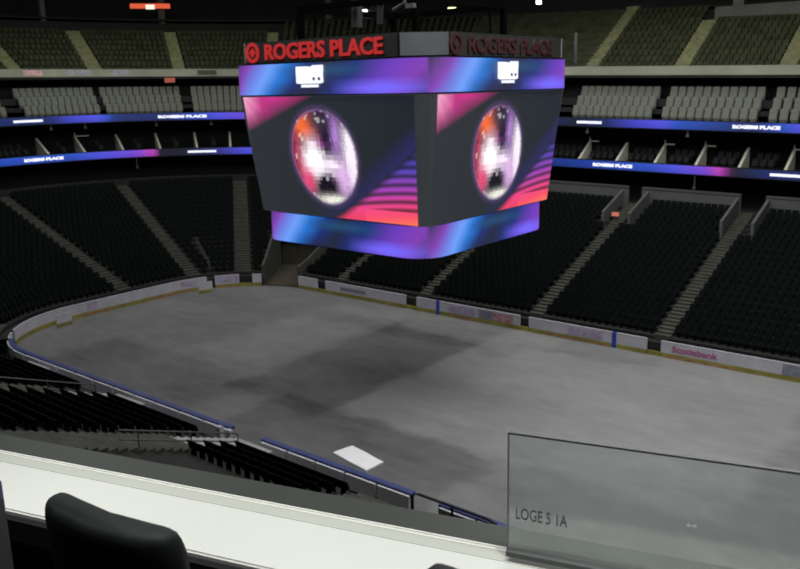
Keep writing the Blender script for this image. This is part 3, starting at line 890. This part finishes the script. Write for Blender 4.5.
# catwalk lamp head hanging left of the rigging
m = MB(); p = Vector((4.6,-5.6,21.2)); m.tube([p+Vector((.2,0,1.8)), p+Vector((0,0,.1)), p+Vector((-.7,0,-.15))], .08, 6); m.box(p+Vector((.35,0,-.05)), (.5,.2,.2))
tag(m.obj('hanging_bracket', M_wall), 'grey bent bracket hanging above the scoreboard', 'bracket')
# red lit sign at the very top left with a white lamp
rs = thing('lit_sign', 'red glowing sign at the top edge above the left upper stairs', 'sign', P(th(146.5), 29, 25.5))
pS = P(th(147), 28.6, 25.55); t, o, z = frame(th(147), 28)
m = MB(); m.box(pS, (4.6,.12,.55), (t, o, z)); localize(rs, m.obj('red_panel', M_red))
m = MB(); m.box(pS-o*.12-Vector((0,0,.12)), (1.0,.1,.5), (t, o, z)); localize(rs, m.obj('white_panel', emit('sign_white', (1,.9,.7), 1.2)))
# exit lamps
m = MB(); m.box((.55,12.95+14.2,rowz(15)+.95), (.55,.2,.3)); tag(m.obj('exit_light', emit('red_exit_glow', (1,.28,.2), .55)), 'small red light at the stair head right of the scoreboard', 'light')
m = MB(); p = P(th(147), 18.9, 17.6); t, o, z = frame(th(147), 18.9); m.box(p-o*.1, (1.1,.2,.5), (t, o, z)); tag(m.obj('hanging_sign', emit('dull_red_sign', lin((180,80,60)), .6)), 'dull red sign hanging under the cream upper fascia', 'sign')

# ------------------------------------------------------------------ the loge around the camera
az_ = math.radians(73.3)
E_ = Vector((math.sin(az_), math.cos(az_), 0)); N_ = Vector((-E_.y, E_.x, 0)); Z_ = Vector((0,0,1))
AX = (E_, N_, Z_)
def LG(s, n, h): return C+E_*s+N_*n+Z_*h
M_counter = mat('white_counter_laminate', (.68,.70,.665), .5, .02, 2)
M_counterstrip = mat('counter_inset_strip', (.52,.54,.49), .5, .04, 2)
M_counter_lip = mat('pale_counter_lip', (.80,.81,.77), .4, .02, 2)
M_ledge = mat('grey_green_ledge_metal', (.032,.039,.032), .5, .2, 2)
M_leather = mat('black_leather', (.009,.012,.011), .65, .2, 18, spec=.3, bump=.05)
M_carpet = mat('dark_carpet', (.012,.012,.013), .95, .3, 20)
ct = thing('counter', 'long white drink counter along the front of the loge', 'counter', LG(0,1.9,-1.3))
m = MB(); m.box(LG(0,1.895,-1.325), (9,.266,.05), AX); localize(ct, m.obj('countertop', M_counter, bevel=.006))
m = MB(); m.box(LG(0,2.053,-1.327), (9,.05,.05), AX); localize(ct, tag(m.obj('inset_strip', M_counterstrip), 'greyer strip along the back of the top'))
m = MB(); m.box(LG(0,2.087,-1.32), (9,.018,.05), AX); localize(ct, m.obj('front_lip', M_counter_lip, bevel=.006))
m = MB(); m.box(LG(0,1.752,-1.355), (9,.03,.075), AX); localize(ct, tag(m.obj('edge_trim', M_dark), 'dark edge trim'))
b = MB(); b.box(LG(0,2.162,-1.36), (9,.13,.1), AX); struct(b.obj('trim_ledge', M_ledge))
b = MB(); b.box(LG(0,2.12,-5.6), (9,.12,8.4), AX); struct(b.obj('wall_loge_front', M_dkconc))
b = MB(); b.box(LG(0,-1.0,-2.12), (9,6.1,.14), AX); struct(b.obj('floor_loge', M_carpet))
b = MB(); b.box(LG(0,-3.9,-.3), (9,.15,4.2), AX); struct(b.obj('wall_loge_back', M_wall))
b = MB(); b.box(LG(0,-.9,1.75), (9,6.1,.15), AX); struct(b.obj('ceiling_loge', M_wall))
# glass screen standing on the counter's front edge
def glass_mat():
    m = bpy.data.materials.new('hazed_glass'); m.use_nodes = True
    nt = m.node_tree; nt.nodes.clear(); N = nt.nodes; L = nt.links
    out = N.new('ShaderNodeOutputMaterial'); tr = N.new('ShaderNodeBsdfTransparent'); tr.inputs[0].default_value = (.95,.975,.965,1)
    gl = N.new('ShaderNodeBsdfGlossy'); gl.inputs['Roughness'].default_value = .03; gl.inputs['Color'].default_value = (.9,.95,.93,1)
    fr = N.new('ShaderNodeFresnel'); fr.inputs['IOR'].default_value = 1.5
    df = N.new('ShaderNodeBsdfDiffuse'); 
    tc = N.new('ShaderNodeTexCoord'); nz = N.new('ShaderNodeTexNoise'); nz.inputs['Scale'].default_value = 9; nz.inputs['Detail'].default_value = 5
    mp = N.new('ShaderNodeMapping'); mp.inputs['Scale'].default_value = (1,1,1.6); L.new(tc.outputs['Object'], mp.inputs[0]); L.new(mp.outputs[0], nz.inputs['Vector'])
    rp = N.new('ShaderNodeMapRange'); rp.inputs['From Min'].default_value = .45; rp.inputs['From Max'].default_value = .8; rp.inputs['To Min'].default_value = .03; rp.inputs['To Max'].default_value = .16  # milky blotches painted in for reflections of the lit loge
    L.new(nz.outputs['Fac'], rp.inputs['Value'])
    df.inputs['Color'].default_value = (.7,.74,.72,1)
    m1 = N.new('ShaderNodeMixShader'); L.new(fr.outputs[0], m1.inputs[0]); L.new(tr.outputs[0], m1.inputs[1]); L.new(gl.outputs[0], m1.inputs[2])
    m2 = N.new('ShaderNodeMixShader'); L.new(rp.outputs[0], m2.inputs[0]); L.new(m1.outputs[0], m2.inputs[1]); L.new(df.outputs[0], m2.inputs[2])
    L.new(m2.outputs[0], out.inputs[0]); return m
gs = thing('glass_screen', 'clear glass panel with loge lettering standing on the white counter', 'glass panel', LG(1,2.05,-1.28))
m = MB(); m.box(LG(1.23,2.05,-1.105), (3.55,.012,.362), AX); localize(gs, m.obj('pane', glass_mat()))
M_gside = mat('glass_side_edge', (.22,.245,.24), .4, .1, 4)
M_gedge = mat('glass_edge_green', (.05,.058,.056), .4, .1, 4)
m = MB(); m.box(LG(1.23,2.05,-.922), (3.55,.0125,.0055), AX); localize(gs, tag(m.obj('top_edge', M_gedge), 'dark polished top edge'))
m = MB(); m.box(LG(-.545,2.05,-1.10), (.002,.0122,.362), AX); localize(gs, m.obj('side_edge', M_gside))
m = MB(); m.box(LG(1.23,2.05,-1.279), (3.55,.04,.014), AX); localize(gs, m.obj('base_channel', M_gedge))
M_etch = mat('dark_glass_lettering', (.07,.085,.08), .7, .05, 4)
text_obj('lettering', 'LOGE 5 1A', .05, M_etch, basis(LG(-.448,2.038,-1.152), E_, Z_), .0006, gs, .0004, .142, .036)
m = MB(); m.add([LG(-.063+dx,2.04,-1.103+dz) for dx, dz in ((-.014,0),(-.006,.006),(-.006,.002),(.006,.002),(.006,.006),(.014,0),(.006,-.006),(.006,-.002),(-.006,-.002),(-.006,-.006))], [tuple(range(10))])
localize(gs, m.obj('reflection_mark', M_counter))  # white shape drawn in place of a reflection on the glass
# chairs
def chair(s, n, htop, label, w=.45, yaw=0.):
    n0 = N_; e0 = E_; ca, sa = math.cos(yaw), math.sin(yaw)
    def LG(a, b_, h):
        da, db = a-s, b_-n
        return C+E_*(s+da*ca-db*sa)+N_*(n+da*sa+db*ca)+Z_*h
    AX = (E_*ca+N_*sa, N_*ca-E_*sa, Z_)
    root = thing('loge_chair', label, 'chair', LG(s, n+.2, -2.05), 'black leather loge chairs')
    m = MB(); secs = []
    # padded backrest: rounded-rectangle profile swept upward, leaning back
    H = .62
    def sect(k):
        h = htop-H+H*k
        lean = .05*(1-k)
        rr = 1.0
        if k > .86: rr = math.sqrt(max(.0, 1-((k-.86)/.14)**2))*.8+.2
        T = .105*(.55+.45*rr) if k > .86 else .105
        wid = w*(.94+.06*min(1, k*2))-(.06*(1-rr) if k > .86 else 0)
        pts = []
        for i in range(20):
            a = i*2*PI/20
            x = math.copysign(abs(math.cos(a))**.4, math.cos(a))*wid/2
            y = math.copysign(abs(math.sin(a))**.6, math.sin(a))*T/2+.10*(x/(w/2))**2*.35
            pts.append(LG(s+x, n+lean+y, h))
        return pts
    ks = [0,.1,.3,.5,.7,.82,.86,.90,.93,.96,.98,1.0]
    m.sweep([sect(k) for k in ks]); m.smooth = True; localize(root, m.obj('backrest', M_leather))
    m = MB(); m.box(LG(s, n+.34, htop-H-.02), (w+.06,.5,.13), AX); localize(root, m.obj('seat', M_leather, bevel=.05))
    for sg in (-1, 1):
        m = MB(); m.tube([LG(s+sg*(w/2+.03),n+.08,htop-H+.02), LG(s+sg*(w/2+.05),n+.1,htop-H+.12), LG(s+sg*(w/2+.05),n+.42,htop-H+.12), LG(s+sg*(w/2+.03),n+.44,htop-H)], .025, 8); localize(root, m.obj('armrest', M_dark))
    m = MB(); m.tube([LG(s,n+.3,htop-H-.08), LG(s,n+.3,-1.97)], .035, 10); localize(root, m.obj('post', M_dark))
    m = MB()
    for k in range(5):
        a = k*2*PI/5+.3; m.tube([LG(s,n+.3,-1.95), LG(s+.27*math.cos(a),n+.3+.27*math.sin(a),-2.0)], .022, 6)
    localize(root, m.obj('star_base', M_dark))
chair(-1.385, 1.40, -1.00, 'black leather loge chair with a high back, at the left in front of the counter', yaw=-.14)
chair(-.355, 1.40, -.98, 'black leather loge chair of which only the top corner shows below the counter', yaw=-.14)
lp = thing('partition_post', 'grey partition with a violet cap at the lower left edge', 'partition', LG(-1.975,1.5,-2.05))
m = MB(); m.box(LG(-1.975,1.5,-1.57), (.26,.05,.96), AX); localize(lp, m.obj('panel', mat('grey_partition_fabric', (.10,.105,.11), .8, .1, 8)))
m = MB(); m.box(LG(-1.975,1.5,-1.065), (.26,.05,.05), AX); localize(lp, m.obj('cap', mat('violet_cap', (.12,.09,.32), .5, .1, 8)))
# downlights over the counter
for k, s in enumerate((-3,-2,-1,0,1,2)):
    root = thing('downlight', 'round recessed downlight in the loge ceiling', 'lamp', LG(s,1.55,1.67), 'downlights over the counter')
    m = MB(); m.tube([LG(s,1.55,1.665), LG(s,1.55,1.64)], .06, 12); localize(root, m.obj('lens', emit('downlight_glow', (1,.97,.88), 3)))
    m = MB(); m.tube([LG(s,1.55,1.675), LG(s,1.55,1.655)], .085, 14); localize(root, m.obj('bezel', M_steel))
    L = bpy.data.lights.new('downlight_lamp', 'SPOT'); L.energy = 140; L.spot_size = math.radians(70); L.spot_blend = .8; L.shadow_soft_size = .06; L.color = (1,1,.96)
    lo = bpy.data.objects.new('downlight_lamp', L); COL.objects.link(lo); lo.location = LG(s,1.55,1.6)
    lo.rotation_euler = (N_*.10-Z_).to_track_quat('-Z', 'Y').to_euler()

# ------------------------------------------------------------------ light
def area(name, loc, target, size, energy, col):
    L = bpy.data.lights.new(name, 'AREA'); L.shape = 'RECTANGLE'; L.size, L.size_y = size; L.energy = energy; L.color = col
    o = bpy.data.objects.new(name, L); COL.objects.link(o); o.location = loc
    d = Vector(target)-Vector(loc); o.rotation_euler = d.to_track_quat('-Z', 'Y').to_euler()
    return o
area('house_light_right', (20,2,33), (16,3,0), (20,26), 9800, (1,.995,.97))
area('house_light_far', (-6,19,33), (-6,4,0), (24,10), 3400, (1,.995,.97))
area('house_light_near', (-6,-17,33), (-6,0,0), (24,10), 3400, (1,.995,.97))
area('house_light_left', (-32,2,33), (-32,3,0), (20,26), 3100, (1,1,.97))
# concourse strip lights over the club seats
for s, e in ((10,1),(2,1),(-6,1),(-16,.6),(th(115),.6),(th(135),.8),(th(150),1),(th(165),1),(th(178),1)):
    t, o, z = frame(s, 18)
    area('club_strip_light', P(s, 16.6, 18.6), P(s, 20, 15.4), (7,.8), 52*e, (.97,1,.88))
# flood lights over the upper deck
for s, e in ((12,1),(4,1),(-5,.8),(-15,.6),(th(125),.6),(th(143),.85),(th(160),.8),(th(176),.75)):
    area('upper_deck_light', P(s, 18.5, 26.5), P(s, 20.8, 19), (7,1.5), 150*e, (1,1,.66))
